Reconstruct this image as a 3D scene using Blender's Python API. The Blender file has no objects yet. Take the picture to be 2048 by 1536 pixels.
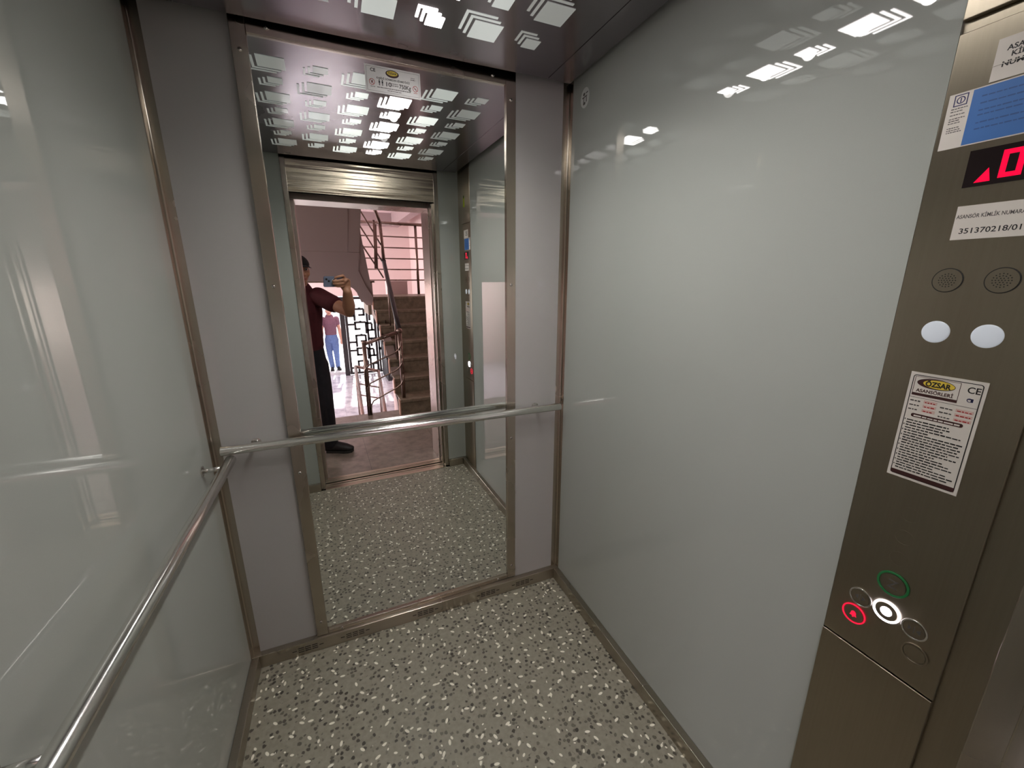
import bpy, bmesh, math, random
from mathutils import Vector, Matrix
random.seed(7)
S = bpy.context.scene
COL = S.collection
PI = math.pi
S.view_settings.view_transform = 'Standard'
try: S.view_settings.look = 'None'
except Exception: pass
S.view_settings.gamma = 1.0
S.view_settings.exposure = 0.0
try: S.view_settings.use_curve_mapping = False
except Exception: pass

# ------------------------------------------------------------------ cabin measures (metres)
W, D = 1.30, 1.385            # cabin width, depth (back wall at y = 0, entrance at y = -D)
HC = 2.111                    # underside of the ceiling plate
MA = 0.0182                   # the mirror sits very slightly turned in its frame
OL, OR, OH = .272, 1.135, 1.925   # door opening left, right, height

# ------------------------------------------------------------------ node materials
def srgb(r, g, b):
    f = lambda c: (c/255/12.92) if c/255 <= .04045 else ((c/255+.055)/1.055)**2.4
    return (f(r), f(g), f(b), 1)

class NM:
    def __init__(s, name):
        s.m = bpy.data.materials.new(name); s.m.use_nodes = True
        s.t = s.m.node_tree; s.t.nodes.clear()
        s.out = s.n('ShaderNodeOutputMaterial'); s.b = s.n('ShaderNodeBsdfPrincipled')
        s.l(s.b.outputs[0], s.out.inputs[0])
    def n(s, typ, **kw):
        x = s.t.nodes.new(typ)
        for k, v in kw.items(): setattr(x, k, v)
        return x
    def l(s, a, b): s.t.links.new(a, b)
    def set(s, **kw):
        for k, v in kw.items(): s.b.inputs[k.replace('_', ' ')].default_value = v
        return s
    def pos(s, scale=(1, 1, 1), rot=(0, 0, 0), typ='POINT'):
        g = s.n('ShaderNodeNewGeometry'); mp = s.n('ShaderNodeMapping', vector_type=typ)
        mp.inputs['Scale'].default_value = scale; mp.inputs['Rotation'].default_value = rot
        s.l(g.outputs['Position'], mp.inputs[0]); return mp.outputs[0]
    def noise(s, vec, scale=5, detail=4, rough=.5):
        x = s.n('ShaderNodeTexNoise'); s.l(vec, x.inputs['Vector'])
        x.inputs['Scale'].default_value = scale; x.inputs['Detail'].default_value = detail
        x.inputs['Roughness'].default_value = rough; return x.outputs['Fac']
    def ramp(s, fac, stops):
        x = s.n('ShaderNodeValToRGB'); e = x.color_ramp.elements
        while len(e) < len(stops): e.new(.5)
        for i, (p, c) in enumerate(stops): e[i].position = p; e[i].color = c
        s.l(fac, x.inputs[0]); return x.outputs[0]
    def mrange(s, fac, a, b, c, d):
        x = s.n('ShaderNodeMapRange'); s.l(fac, x.inputs[0])
        for i, v in enumerate((a, b, c, d)): x.inputs[i+1].default_value = v
        return x.outputs[0]
    def mix(s, fac, a, b):
        x = s.n('ShaderNodeMix', data_type='RGBA')
        for sock, v in ((x.inputs[0], fac), (x.inputs[6], a), (x.inputs[7], b)):
            if hasattr(v, 'default_value'): s.l(v, sock)
            else: sock.default_value = v
        return x.outputs[2]
    def math(s, op, a, b=None):
        x = s.n('ShaderNodeMath', operation=op)
        for i, v in enumerate((a, b)):
            if v is None: continue
            if hasattr(v, 'default_value'): s.l(v, x.inputs[i])
            else: x.inputs[i].default_value = v
        return x.outputs[0]
    def bump(s, h, dist, strength=1.0):
        x = s.n('ShaderNodeBump'); s.l(h, x.inputs['Height'])
        x.inputs['Distance'].default_value = dist; x.inputs['Strength'].default_value = strength
        s.l(x.outputs[0], s.b.inputs['Normal'])

def plain(name, col, rough=.5, metal=0, spec=.5, var=.06, vscale=9):
    m = NM(name); m.set(Roughness=rough, Metallic=metal); m.b.inputs['Specular IOR Level'].default_value = spec
    d = tuple(c*(1-var) for c in col[:3])+(1,); u = tuple(min(1, c*(1+var)) for c in col[:3])+(1,)
    m.l(m.ramp(m.noise(m.pos(), vscale, 3), [(.3, d), (.7, u)]), m.b.inputs['Base Color'])
    return m.m

def steel(name, col, rough, brush=(260, 260, 4), bumpd=.00006, rvar=.06, wave=None, aniso=0, along=(0, 0, 1)):
    m = NM(name); m.set(Metallic=1.0)
    if aniso:    # brushed along 'along': reflections smear across it
        g = m.n('ShaderNodeNewGeometry'); cr_ = m.n('ShaderNodeVectorMath', operation='CROSS_PRODUCT')
        m.l(g.outputs['Normal'], cr_.inputs[0]); cr_.inputs[1].default_value = along
        nz = m.n('ShaderNodeVectorMath', operation='NORMALIZE'); m.l(cr_.outputs[0], nz.inputs[0])
        m.l(nz.outputs[0], m.b.inputs['Tangent']); m.b.inputs['Anisotropic'].default_value = aniso
    f = m.noise(m.pos(brush), 1, 3, .6)
    d = tuple(c*.93 for c in col[:3])+(1,)
    m.l(m.ramp(f, [(.25, d), (.75, col)]), m.b.inputs['Base Color'])
    big = m.noise(m.pos((3, 3, 3)), 1, 3)
    m.l(m.mrange(big, .3, .7, rough-rvar, rough+rvar), m.b.inputs['Roughness'])
    if wave:
        w = m.noise(m.pos(wave[0]), 1, 2, .5)
        h = m.math('MULTIPLY', w, wave[1])
        m.bump(h, 1.0)
    elif not aniso: m.bump(f, bumpd)
    return m.m

def emis(name, col, strength, base=(.8, .8, .8, 1)):
    m = NM(name); m.set(Base_Color=base, Emission_Color=col, Emission_Strength=strength, Roughness=.15)
    return m.m

M = {}
M['laminate'] = None
def laminate(name, c):
    m = NM(name); m.set(Roughness=.02); m.b.inputs['Specular IOR Level'].default_value = .75
    d = tuple(x*.975 for x in c[:3])+(1,)
    m.l(m.ramp(m.noise(m.pos(), 700, 2), [(.35, d), (.65, c)]), m.b.inputs['Base Color'])
    m.bump(m.noise(m.pos((1, 1, .6)), 2.0, 1), .0004, .5)
    return m.m
M['laminate'] = laminate('grey gloss laminate', srgb(166, 170, 164))
M['laminate_back_daylit'] = laminate('grey gloss laminate back', srgb(173, 172, 170))  # same laminate as the sides, the daylight on it put into the colour
M['steel'] = steel('brushed stainless trim', srgb(188, 179, 166), .25, aniso=.75)
M['steel_h'] = steel('brushed stainless baseboard', srgb(180, 172, 158), .28, (4, 260, 260), aniso=.7, along=(1, 0, 0))
M['steel_cop'] = steel('brushed stainless control panel', srgb(167, 157, 140), .33, aniso=.8)
M['steel_rail'] = steel('polished stainless rail', srgb(232, 230, 226), .2, (60, 60, 60), .00001, .02)
M['steel_ceil'] = steel('brushed stainless ceiling', srgb(158, 152, 156), .24, (6, 200, 200), .00004)
M['steel_header'] = steel('wavy stainless header', srgb(214, 202, 182), .22, (260, 260, 4), .00004, .03, ((1.1, 1.0, 36), .0045), aniso=.9)
M['steel_frame'] = steel('landing door steel', srgb(190, 178, 168), .3)
M['alu'] = steel('aluminium sill', srgb(205, 198, 176), .34, (3, 220, 220))
M['screw'] = steel('bright screw', srgb(220, 216, 210), .12, (50, 50, 50), .00001)
M['stair_steel'] = steel('stair railing steel', srgb(150, 130, 120), .3, (40, 40, 40), .00002)
m = NM('mirror glass'); m.set(Metallic=1.0, Roughness=0.0, Base_Color=(.84, .86, .845, 1)); M['mirror'] = m.m
M['black'] = plain('black', (.012, .012, .012, 1), .45)
M['void'] = plain('dark shaft', (.02, .02, .022, 1), .8)
M['rubber'] = plain('dark slot', (.015, .014, .012, 1), .7)
M['paper'] = plain('white paper label', srgb(214, 208, 200), .55)
M['plastic_white'] = plain('white plate', srgb(226, 224, 222), .35)
M['ink'] = plain('black ink', (.012, .011, .011, 1), .6)
M['ink_grey'] = plain('grey ink', srgb(86, 82, 80), .6)
M['ink_red'] = plain('red ink', srgb(176, 40, 44), .6)
M['ink_maroon'] = plain('maroon ink', srgb(58, 24, 22), .6)
M['ink_pink'] = plain('pink field', srgb(206, 178, 170), .6)
M['ink_navy'] = plain('navy ink', srgb(50, 50, 96), .6)
M['blue'] = plain('blue label', srgb(52, 108, 178), .45)
M['blue_dark'] = plain('dark blue ink', srgb(40, 84, 140), .5)
M['yellow'] = plain('yellow oval', srgb(222, 196, 70), .5)
M['lime'] = plain('yellow green sticker', srgb(170, 190, 30), .5)
M['green_dk'] = plain('dark green print', srgb(30, 80, 30), .5)
M['sticker'] = plain('pale worn sticker', srgb(205, 208, 204), .5)
M['display'] = plain('display window', (.012, .006, .007, 1), .12)
M['led_red'] = emis('red led', (1, 0, .045, 1), 1.15, (.2, 0, 0, 1))
M['ring_red'] = emis('red lit ring', (1, .01, .05, 1), 1.3, (.2, 0, 0, 1))
M['ring_green'] = emis('green ring', (.02, .32, .08, 1), .07, (.02, .12, .04, 1))
M['ring_white'] = emis('white lit ring', (.92, .86, 1, 1), 9.0)
M['lens_white'] = emis('white indicator lens', (.85, .9, 1, 1), .22, srgb(190, 196, 202))
M['pane_hot'] = emis('lit led pane', (1, .96, .94, 1), 15.0)
M['pane_warm'] = emis('half lit pane', (.96, 1, .95, 1), .95)
M['pane_mid'] = emis('softly lit pane', (.94, 1, .95, 1), .42, (.6, .6, .58, 1))
M['pane_dim'] = emis('dim pane', (.93, 1, .94, 1), .15, (.6, .6, .58, 1))

# cabin floor: grey vinyl with dark pebbles and white flecks
m = NM('pebbled vinyl floor'); m.set(Roughness=.42); m.b.inputs['Specular IOR Level'].default_value = .5
base = m.ramp(m.noise(m.pos(), 60, 4), [(.3, srgb(130, 126, 112)), (.7, srgb(147, 142, 127))])
def voro(vec, scale, rnd=1.0):
    v = m.n('ShaderNodeTexVoronoi', feature='F1'); m.l(vec, v.inputs['Vector'])
    v.inputs['Scale'].default_value = scale; v.inputs['Randomness'].default_value = rnd; return v
wob = m.n('ShaderNodeTexNoise'); m.l(m.pos(), wob.inputs['Vector']); wob.inputs['Scale'].default_value = 90
vadd = m.n('ShaderNodeVectorMath', operation='MULTIPLY_ADD'); m.l(wob.outputs['Color'], vadd.inputs[0])
vadd.inputs[1].default_value = (.010, .010, 0); m.l(m.pos((1, 1, 0)), vadd.inputs[2])
v1 = voro(vadd.outputs[0], 62, .7)
dots = m.mrange(v1.outputs['Distance'], .32, .42, 1, 0)
sp = m.n('ShaderNodeSeparateColor'); m.l(v1.outputs['Color'], sp.inputs[0])
dotcol = m.mix(sp.outputs[0], srgb(58, 54, 47), srgb(104, 99, 87))
c = m.mix(m.math('MULTIPLY', dots, m.mrange(sp.outputs[1], .12, .16, 0, 1)), base, dotcol)
hsum = dots
def vm(op, a, b=None):
    x = m.n('ShaderNodeVectorMath', operation=op); m.l(a, x.inputs[0])
    if b is not None:
        if hasattr(b, 'default_value'): m.l(b, x.inputs[1])
        else: x.inputs[1].default_value = b
    return x
for sc, hw, hl, keep, off in ((15.5, .0043, .0092, .12, 0), (17, .0036, .0062, .55, 3.7), (20, .0026, .0040, .75, 9.1)):
    # one white chip per voronoi cell, each turned its own way
    g = m.n('ShaderNodeNewGeometry'); src = vm('MULTIPLY_ADD', g.outputs['Position'], (1, 1, 0)); src.inputs[2].default_value = (off, off*.7, 0)
    v = voro(src.outputs[0], sc, .9)
    s_ = m.n('ShaderNodeSeparateColor'); m.l(v.outputs['Color'], s_.inputs[0])
    loc = vm('SUBTRACT', src.outputs[0], v.outputs['Position'])
    ro = m.n('ShaderNodeVectorRotate', rotation_type='Z_AXIS'); m.l(loc.outputs[0], ro.inputs['Vector']); m.l(m.math('MULTIPLY', s_.outputs[1], 6.28), ro.inputs['Angle'])
    ln = vm('LENGTH', vm('MULTIPLY', ro.outputs[0], (1/hw, 1/hl, 0)).outputs[0])
    f = m.math('MULTIPLY', m.mrange(ln.outputs['Value'], .82, 1.08, 1, 0), m.math('GREATER_THAN', s_.outputs[0], keep))
    c = m.mix(f, c, srgb(236, 231, 216))
m.l(c, m.b.inputs['Base Color'])
m.l(m.mrange(dots, 0, 1, .46, .3), m.b.inputs['Roughness'])
m.bump(dots, .0012, .6)
M['floor'] = m.m

def stone(name, c0, c1, c2, scale, rough, tile=None):
    m = NM(name); m.set(Roughness=rough)
    a = m.noise(m.pos(), scale, 6, .62)
    col = m.ramp(a, [(.3, c0), (.5, c1), (.72, c2)])
    if tile:
        br = m.n('ShaderNodeTexBrick'); m.l(m.pos(), br.inputs['Vector'])
        br.offset = 0; br.inputs['Scale'].default_value = 1; br.inputs['Brick Width'].default_value = tile[0]
        br.inputs['Row Height'].default_value = tile[1]; br.inputs['Mortar Size'].default_value = .002
        br.inputs['Color1'].default_value = (1, 1, 1, 1); br.inputs['Color2'].default_value = (.93, .93, .93, 1)
        br.inputs['Mortar'].default_value = (.45, .45, .45, 1)
        mx = m.n('ShaderNodeMix', data_type='RGBA', blend_type='MULTIPLY'); mx.inputs[0].default_value = 1
        m.l(col, mx.inputs[6]); m.l(br.outputs['Color'], mx.inputs[7]); col = mx.outputs[2]
    m.l(col, m.b.inputs['Base Color']); return m.m
M['granite'] = stone('brown granite tile', srgb(104, 95, 86), srgb(128, 118, 107), srgb(146, 135, 123), 14, .3, (.6, .6))
M['granite_step'] = stone('dark granite step', srgb(104, 93, 76), srgb(130, 117, 98), srgb(150, 136, 116), 16, .4)
M['marble'] = stone('pale marble floor', srgb(150, 146, 158), srgb(206, 202, 212), srgb(224, 220, 230), 5, .22, (.6, .6))
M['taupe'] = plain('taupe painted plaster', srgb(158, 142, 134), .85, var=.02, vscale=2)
M['pink'] = plain('pink painted plaster', srgb(226, 200, 196), .85, var=.02, vscale=2)
M['ceilw'] = plain('white hall ceiling', srgb(232, 208, 208), .85, var=.02)
M['beam'] = plain('grey ceiling beam', srgb(160, 138, 138), .8, var=.02)
M['gate'] = plain('black painted gate iron', srgb(40, 34, 34), .5)
M['gate_glass'] = None
m = NM('frosted gate glass'); m.set(Base_Color=(.95, .95, 1, 1), Roughness=.35, IOR=1.3)
m.b.inputs['Transmission Weight'].default_value = 1.0
M['gate_glass'] = m.m
M['outside'] = stone('sunlit pavement', srgb(190, 188, 190), srgb(220, 218, 220), srgb(235, 232, 235), 3, .8)
M['skin'] = plain('skin', srgb(178, 128, 100), .5, var=.05, vscale=30)
M['skin_pale'] = plain('pale skin', srgb(214, 160, 140), .5, var=.05, vscale=30)
M['shirt'] = plain('maroon cotton', srgb(74, 20, 28), .9, var=.12, vscale=40)
M['trousers'] = plain('black denim', srgb(26, 24, 30), .9, var=.25, vscale=30)
M['shoe'] = plain('black shoe leather', srgb(24, 22, 22), .55, var=.1)
M['cap'] = plain('black cap cloth', srgb(22, 22, 25), .85)
M['hair'] = plain('dark hair', srgb(40, 32, 28), .6, var=.3, vscale=120)
M['hair_grey'] = plain('grey hair', srgb(190, 180, 172), .6, var=.2, vscale=90)
M['eye'] = plain('eye', srgb(225, 222, 218), .2)
M['iris'] = plain('iris', srgb(45, 30, 22), .2)
M['lips'] = plain('lips', srgb(150, 84, 76), .5)
M['shirt_b'] = plain('mauve cotton', srgb(130, 92, 108), .9, var=.1, vscale=30)
M['jeans'] = plain('blue denim', srgb(108, 132, 184), .9, var=.15, vscale=30)
M['phone'] = plain('blue grey phone glass', srgb(120, 128, 150), .25)
M['ringw'] = plain('white ring', srgb(220, 220, 224), .3)
M['wood'] = plain('dark panel', srgb(34, 30, 34), .5)
M['peach'] = plain('peach stair edge', srgb(214, 170, 150), .7)

# ------------------------------------------------------------------ object helpers
WL = {}   # world location of every object made here
def put(o, loc, parent=None):
    loc = Vector(loc)
    if parent is not None:
        o.parent = parent; o.location = loc - WL[parent.name]
    else: o.location = loc
    WL[o.name] = loc
def tag(o, label=None, cat=None, group=None, kind=None):
    if label: o['label'] = label
    if cat: o['category'] = cat
    if group: o['group'] = group
    if kind: o['kind'] = kind
    return o
def obj(name, bm, mat, parent=None, smooth=False, bevel=0, seg=2, base=False):
    bmesh.ops.recalc_face_normals(bm, faces=bm.faces)
    me = bpy.data.meshes.new(name); bm.to_mesh(me); bm.free()
    return obj_me(name, me, mat, parent, smooth, bevel, seg, base)
def obj_me(name, me, mat, parent=None, smooth=False, bevel=0, seg=2, base=False):
    co = [v.co for v in me.vertices]
    lo = Vector([min(c[i] for c in co) for i in range(3)]); hi = Vector([max(c[i] for c in co) for i in range(3)])
    c = (lo+hi)/2
    if base: c.z = lo.z
    me.transform(Matrix.Translation(-c))
    if smooth:
        for p in me.polygons: p.use_smooth = True
    o = bpy.data.objects.new(name, me); COL.objects.link(o)
    if mat is not None: me.materials.append(mat)
    put(o, c, parent)
    if bevel:
        b = o.modifiers.new('bevel', 'BEVEL'); b.width = bevel; b.segments = seg; b.limit_method = 'ANGLE'; b.harden_normals = False
        for p in me.polygons: p.use_smooth = True
        w = o.modifiers.new('wn', 'WEIGHTED_NORMAL'); w.keep_sharp = False
    return o
def thing(name, loc, label, cat, group=None):
    o = bpy.data.objects.new(name, None); o.empty_display_size = .05; COL.objects.link(o)
    put(o, loc); return tag(o, label, cat, group)
def struct(name, bm, mat, label=None, bevel=0, parent=None):
    o = obj(name, bm, mat, parent, bevel=bevel)
    if parent is None: tag(o, label, None, None, 'structure')
    return o
def BM(): return bmesh.new()
def box(bm, x0, x1, y0, y1, z0, z1):
    x0, x1 = sorted((x0, x1)); y0, y1 = sorted((y0, y1)); z0, z1 = sorted((z0, z1))
    v = [bm.verts.new((x, y, z)) for x in (x0, x1) for y in (y0, y1) for z in (z0, z1)]
    for f in ((0, 1, 3, 2), (4, 6, 7, 5), (0, 4, 5, 1), (2, 3, 7, 6), (0, 2, 6, 4), (1, 5, 7, 3)):
        bm.faces.new([v[i] for i in f])
    return bm
def mkbox(*a): return box(BM(), *a)
def prism(bm, pts, off):
    """closed polygon of 3-D points extruded by vector off"""
    off = Vector(off); a = [bm.verts.new(Vector(p)) for p in pts]; b = [bm.verts.new(Vector(p)+off) for p in pts]
    n = len(a); bm.faces.new(a); bm.faces.new(b[::-1])
    for i in range(n): bm.faces.new([a[i], b[i], b[(i+1) % n], a[(i+1) % n]])
    return bm
def frames(pts):
    pts = [Vector(p) for p in pts]; T = []
    for i in range(len(pts)):
        t = (pts[min(i+1, len(pts)-1)]-pts[max(i-1, 0)]).normalized(); T.append(t)
    up = Vector((0, 0, 1)) if abs(T[0].z) < .9 else Vector((0, 1, 0))
    nrm = (up - T[0]*up.dot(T[0])).normalized(); out = []
    for i, t in enumerate(T):
        if i: nrm = (nrm - t*nrm.dot(t)).normalized()
        out.append((pts[i], t, nrm, t.cross(nrm)))
    return out
def tube(bm, pts, r, n=12, cap=True, round_=False):
    """swept tube; r is a number, a list, or a list of (across, along-up) pairs"""
    fr = frames(pts); rs = r if isinstance(r, (list, tuple)) else [r]*len(pts)
    rs = [q if isinstance(q, (list, tuple)) else (q, q) for q in rs]
    rings = []
    def ring(p, N, Bv, ra, rb):
        return [bm.verts.new(p + Bv*(ra*math.cos(2*PI*k/n)) + N*(rb*math.sin(2*PI*k/n))) for k in range(n)]
    if round_:
        p, t, N, Bv = fr[0]; ra, rb = rs[0]; rm = (ra+rb)/2
        for a in (75, 50, 25): rings.append(ring(p - t*rm*math.sin(math.radians(a)), N, Bv, ra*math.cos(math.radians(a)), rb*math.cos(math.radians(a))))
    for (p, t, N, Bv), (ra, rb) in zip(fr, rs): rings.append(ring(p, N, Bv, ra, rb))
    if round_:
        p, t, N, Bv = fr[-1]; ra, rb = rs[-1]; rm = (ra+rb)/2
        for a in (25, 50, 75): rings.append(ring(p + t*rm*math.sin(math.radians(a)), N, Bv, ra*math.cos(math.radians(a)), rb*math.cos(math.radians(a))))
    for a, b in zip(rings, rings[1:]):
        for k in range(n): bm.faces.new([a[k], a[(k+1) % n], b[(k+1) % n], b[k]])
    if cap: bm.faces.new(rings[0][::-1]); bm.faces.new(rings[-1])
    return bm
def ball(bm, c, r, n=16):
    r = r if isinstance(r, (tuple, list)) else (r, r, r)
    mt = Matrix.Translation(Vector(c)) @ Matrix.Diagonal((r[0], r[1], r[2], 1))
    bmesh.ops.create_uvsphere(bm, u_segments=n, v_segments=max(8, n//2+2), radius=1, matrix=mt); return bm

class Fr:
    """a flat frame on a surface: origin, right, up, outward normal"""
    def __init__(s, o, r, u):
        s.o = Vector(o); s.r = Vector(r).normalized(); s.u = Vector(u).normalized(); s.n = s.r.cross(s.u).normalized()
    def p(s, a, b, d=0): return s.o + s.r*a + s.u*b + s.n*d
    def rect(s, bm, a0, a1, b0, b1, d0, d1):
        return prism(bm, [s.p(a0, b0, d0), s.p(a1, b0, d0), s.p(a1, b1, d0), s.p(a0, b1, d0)], s.n*(d1-d0))
    def poly(s, bm, pts, d0, d1): return prism(bm, [s.p(a, b, d0) for a, b in pts], s.n*(d1-d0))
    def rrect(s, bm, a0, a1, b0, b1, r, d0, d1, k=5):
        pts = []
        for cx, cy, st in ((a1-r, b1-r, 0), (a0+r, b1-r, 90), (a0+r, b0+r, 180), (a1-r, b0+r, 270)):
            for i in range(k+1):
                t = math.radians(st+90*i/k); pts.append((cx+r*math.cos(t), cy+r*math.sin(t)))
        return s.poly(bm, pts, d0, d1)
    def ell(s, bm, ca, cb, ra, rb, d0, d1, n=32):
        return s.poly(bm, [(ca+ra*math.cos(2*PI*k/n), cb+rb*math.sin(2*PI*k/n)) for k in range(n)], d0, d1)
    def ring(s, bm, ca, cb, r0, r1, d0, d1, n=36, asp=1.0):
        rows = []
        for k in range(n):
            t = 2*PI*k/n; c, q = math.cos(t), math.sin(t)*asp
            rows.append([bm.verts.new(s.p(ca+r*c, cb+r*q, d)) for r, d in ((r0, d0), (r1, d0), (r1, d1), (r0, d1))])
        for k in range(n):
            A, B = rows[k], rows[(k+1) % n]
            for i in range(4): bm.faces.new([A[i], A[(i+1) % 4], B[(i+1) % 4], B[i]])
        return bm
    def frame(s, bm, a0, a1, b0, b1, t, d0, d1):
        s.rect(bm, a0, a1, b0, b0+t, d0, d1); s.rect(bm, a0, a1, b1-t, b1, d0, d1)
        s.rect(bm, a0, a0+t, b0+t, b1-t, d0, d1); s.rect(bm, a1-t, a1, b0+t, b1-t, d0, d1); return bm
    def text(s, name, body, a, b, size, d, mat, parent, width=None, align='LEFT', bold=.0, extr=.00015):
        cu = bpy.data.curves.new(name, 'FONT'); cu.body = body; cu.size = size; cu.align_x = align
        cu.extrude = extr; cu.offset = bold; cu.resolution_u = 3
        t = bpy.data.objects.new('tmp', cu); COL.objects.link(t)
        dg = bpy.context.evaluated_depsgraph_get(); dg.update()
        me = bpy.data.meshes.new_from_object(t.evaluated_get(dg))
        bpy.data.objects.remove(t); bpy.data.curves.remove(cu)
        me.name = name
        if len(me.vertices) == 0: return None
        xs = [v.co.x for v in me.vertices]; sx = 1
        if width: sx = width/max(1e-6, max(xs)-min(xs))
        mt = Matrix((s.r*sx, s.u, s.n)).transposed().to_4x4()
        me.transform(Matrix.Translation(s.p(a, b, d)) @ mt)
        me.materials.clear()
        return obj_me(name, me, mat, parent)
    def bars(s, bm, a0, a1, b, h, d0, d1, wmin=.003, wmax=.009, gap=.0012):
        """a line of small print, too small to read: broken dashes"""
        x = a0
        while x < a1-.001:
            w = min(random.uniform(wmin, wmax), a1-x); s.rect(bm, x, x+w, b, b+h*random.uniform(.75, 1.0), d0, d1); x += w+gap
        return bm

# ================================================================== THE CABIN SHELL
HW = 2.20
struct('floor', mkbox(-.03, W+.03, -D+.02, .03, -.03, 0), M['floor'], 'grey elevator floor with dark pebbles and white flecks')
struct('wall_left', mkbox(-.03, 0, -D, .03, 0, HW), M['laminate'], 'glossy grey left cabin wall')
struct('wall_right', mkbox(W, W+.03, -1.128, .03, 0, HW), M['laminate'], 'glossy grey right cabin wall')
bm = BM(); box(bm, 0, .236, 0, .03, 0, HW); box(bm, 1.069, W, 0, .03, 0, HW); box(bm, .236, 1.069, .014, .03, 0, HW)
struct('wall_back', bm, M['laminate_back_daylit'], 'grey back cabin wall panels beside the mirror')
bm = BM(); box(bm, 0, .245, -D-.03, -D, 0, HW); box(bm, 1.162, W+.03, -D-.03, -D, 0, HW)
struct('wall_front', bm, M['laminate'], 'grey cabin panels beside the door opening')
bm = BM(); box(bm, OL-.004, 1.139, -D-.03, -D, OH, HW)
struct('trim_1', bm, M['steel_header'], 'wavy steel header above the cabin door')
# steel trims round the door opening
bm = BM(); box(bm, .243, OL, -D-.045, -D+.004, 0, HC+.02); struct('trim_2', bm, M['steel'], 'steel door post at the left', bevel=.002)
bm = BM(); box(bm, OR, 1.164, -D-.045, -D+.004, 0, HC+.02); struct('trim_3', bm, M['steel'], 'steel door post at the right', bevel=.002)

def corner_trim(name, cx, cy, sx, sy, w, label):
    t = .0016; f = .005
    pts = [(0, 0), (w, 0), (w, t)]
    for k in range(5):
        a = math.radians(270-90*k/4) if False else math.radians(k*22.5)
        pts.append((t+f-f*math.sin(a), t+f-f*math.cos(a)))
    pts += [(t, w), (0, w)]
    bm = prism(BM(), [(cx+sx*a, cy+sy*b, .05) for a, b in pts], (0, 0, HC-.035))
    return struct(name, bm, M['steel'], label)
corner_trim('trim_4', 0, 0, 1, -1, .027, 'steel corner strip at the back left')
corner_trim('trim_5', W, 0, -1, -1, .027, 'steel corner strip at the back right')

# baseboards with a small lip
def bb(name, bm, label): return struct(name, bm, M['steel_h'], label, bevel=.0025)
base_back = bb('baseboard_back', mkbox(.001, W-.001, -.026, -.0005, 0, .055), 'steel baseboard with vent slots under the mirror')
bb('baseboard_left', mkbox(.0005, .026, -D+.001, -.0262, 0, .055), 'steel baseboard along the left wall')
bb('baseboard_right', mkbox(W-.026, W-.0005, -D+.001, -.0262, 0, .055), 'steel baseboard along the right wall')
bm = BM(); box(bm, .0262, .243, -D+.0005, -D+.026, 0, .055); box(bm, 1.164, W-.0262, -D+.0005, -D+.026, 0, .055)
bb('baseboard_front', bm, 'steel baseboards beside the door opening')
for xc in (.189, .362, .648, .935, 1.108):
    f = Fr((xc, -.026, .028), (1, 0, 0), (0, 0, 1)); bm = BM()
    f.rect(bm, -.055, -.040, -.0015, .0015, -.001, .0006); f.rect(bm, .040, .055, -.0015, .0015, -.001, .0006)
    for ci in range(3):
        for ri in range(3):
            f.rect(bm, -.034+.024*ci, -.014+.024*ci, -.0105+.0085*ri, -.0075+.0085*ri, -.001, .0006)
    obj('vent_slots', bm, M['rubber'], base_back)

# suspended ceiling plate with a gap all round, dark roof above
bm = BM(); box(bm, .114, 1.186, -1.343, -.036, HC, HC+.004); box(bm, 1.1885, 1.278, -1.343, -.036, HC, HC+.004); box(bm, .022, .1115, -1.343, -.036, HC, HC+.004)
box(bm, .114, .116, -1.343, -.036, HC+.004, HC+.02); box(bm, 1.184, 1.186, -1.343, -.036, HC+.004, HC+.02)
struct('ceiling', bm, M['steel_ceil'], 'dark brushed steel ceiling plate with square light cutouts', bevel=.0008)
struct('ceiling_roof', mkbox(-.03, W+.03, -D-.03, .03, HW, HW+.03), M['void'], 'dark cabin roof above the ceiling plate')

# door sills
bm = BM()
box(bm, OL, OR, -1.406, -1.363, -.02, .003)
for y0, y1 in ((-1.424, -1.412), (-1.452, -1.436), (-1.492, -1.476), (-1.512, -1.500), (-1.548, -1.520)): box(bm, OL, OR, y1, y0, -.02, .002)
struct('trim_6', bm, M['alu'], 'grooved pale aluminium door sill', bevel=.001)
struct('trim_7', mkbox(OL-.2, OR+.3, -1.548, -1.364, -.05, -.012), M['void'], 'dark groove bottom of the door sill')

# car and landing doors pushed open at the right, only their edges show
for nm, x, y in (('door_1', 1.128, -1.452), ('door_1', 1.120, -1.424)):
    o = struct(nm, mkbox(x, x+.55, y-.010, y+.010, .01, OH+.05), M['steel'], 'edge of an open cabin door leaf at the right', bevel=.002)
for nm, x, y in (('door_2', 1.124, -1.478), ('door_2', 1.117, -1.505)):
    o = struct(nm, mkbox(x, x+.55, y-.010, y+.010, .01, OH+.05), M['steel_frame'], 'edge of an open landing door leaf at the right', bevel=.002)
struct('trim_8', mkbox(OL-.01, 1.7, -1.515, -1.417, OH+.06, HW), M['void'], 'dark door track above the opening')

# landing door frame and shaft wall
bm = BM(); box(bm, .17, .290, -1.74, -1.52, 0, 1.905); box(bm, 1.125, 1.25, -1.74, -1.52, 0, 1.905); box(bm, .17, 1.25, -1.74, -1.52, 1.905, 2.06)
struct('door_3', bm, M['steel_frame'], 'steel frame of the landing door', bevel=.003)
bm = BM(); box(bm, -1.6, .17, -1.73, -1.53, 0, 3.3); box(bm, 1.25, 3.3, -1.73, -1.53, 0, 3.3); box(bm, .17, 1.25, -1.73, -1.53, 2.06, 3.3)
struct('wall_shaft', bm, M['taupe'], 'plastered wall round the landing door')
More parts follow.
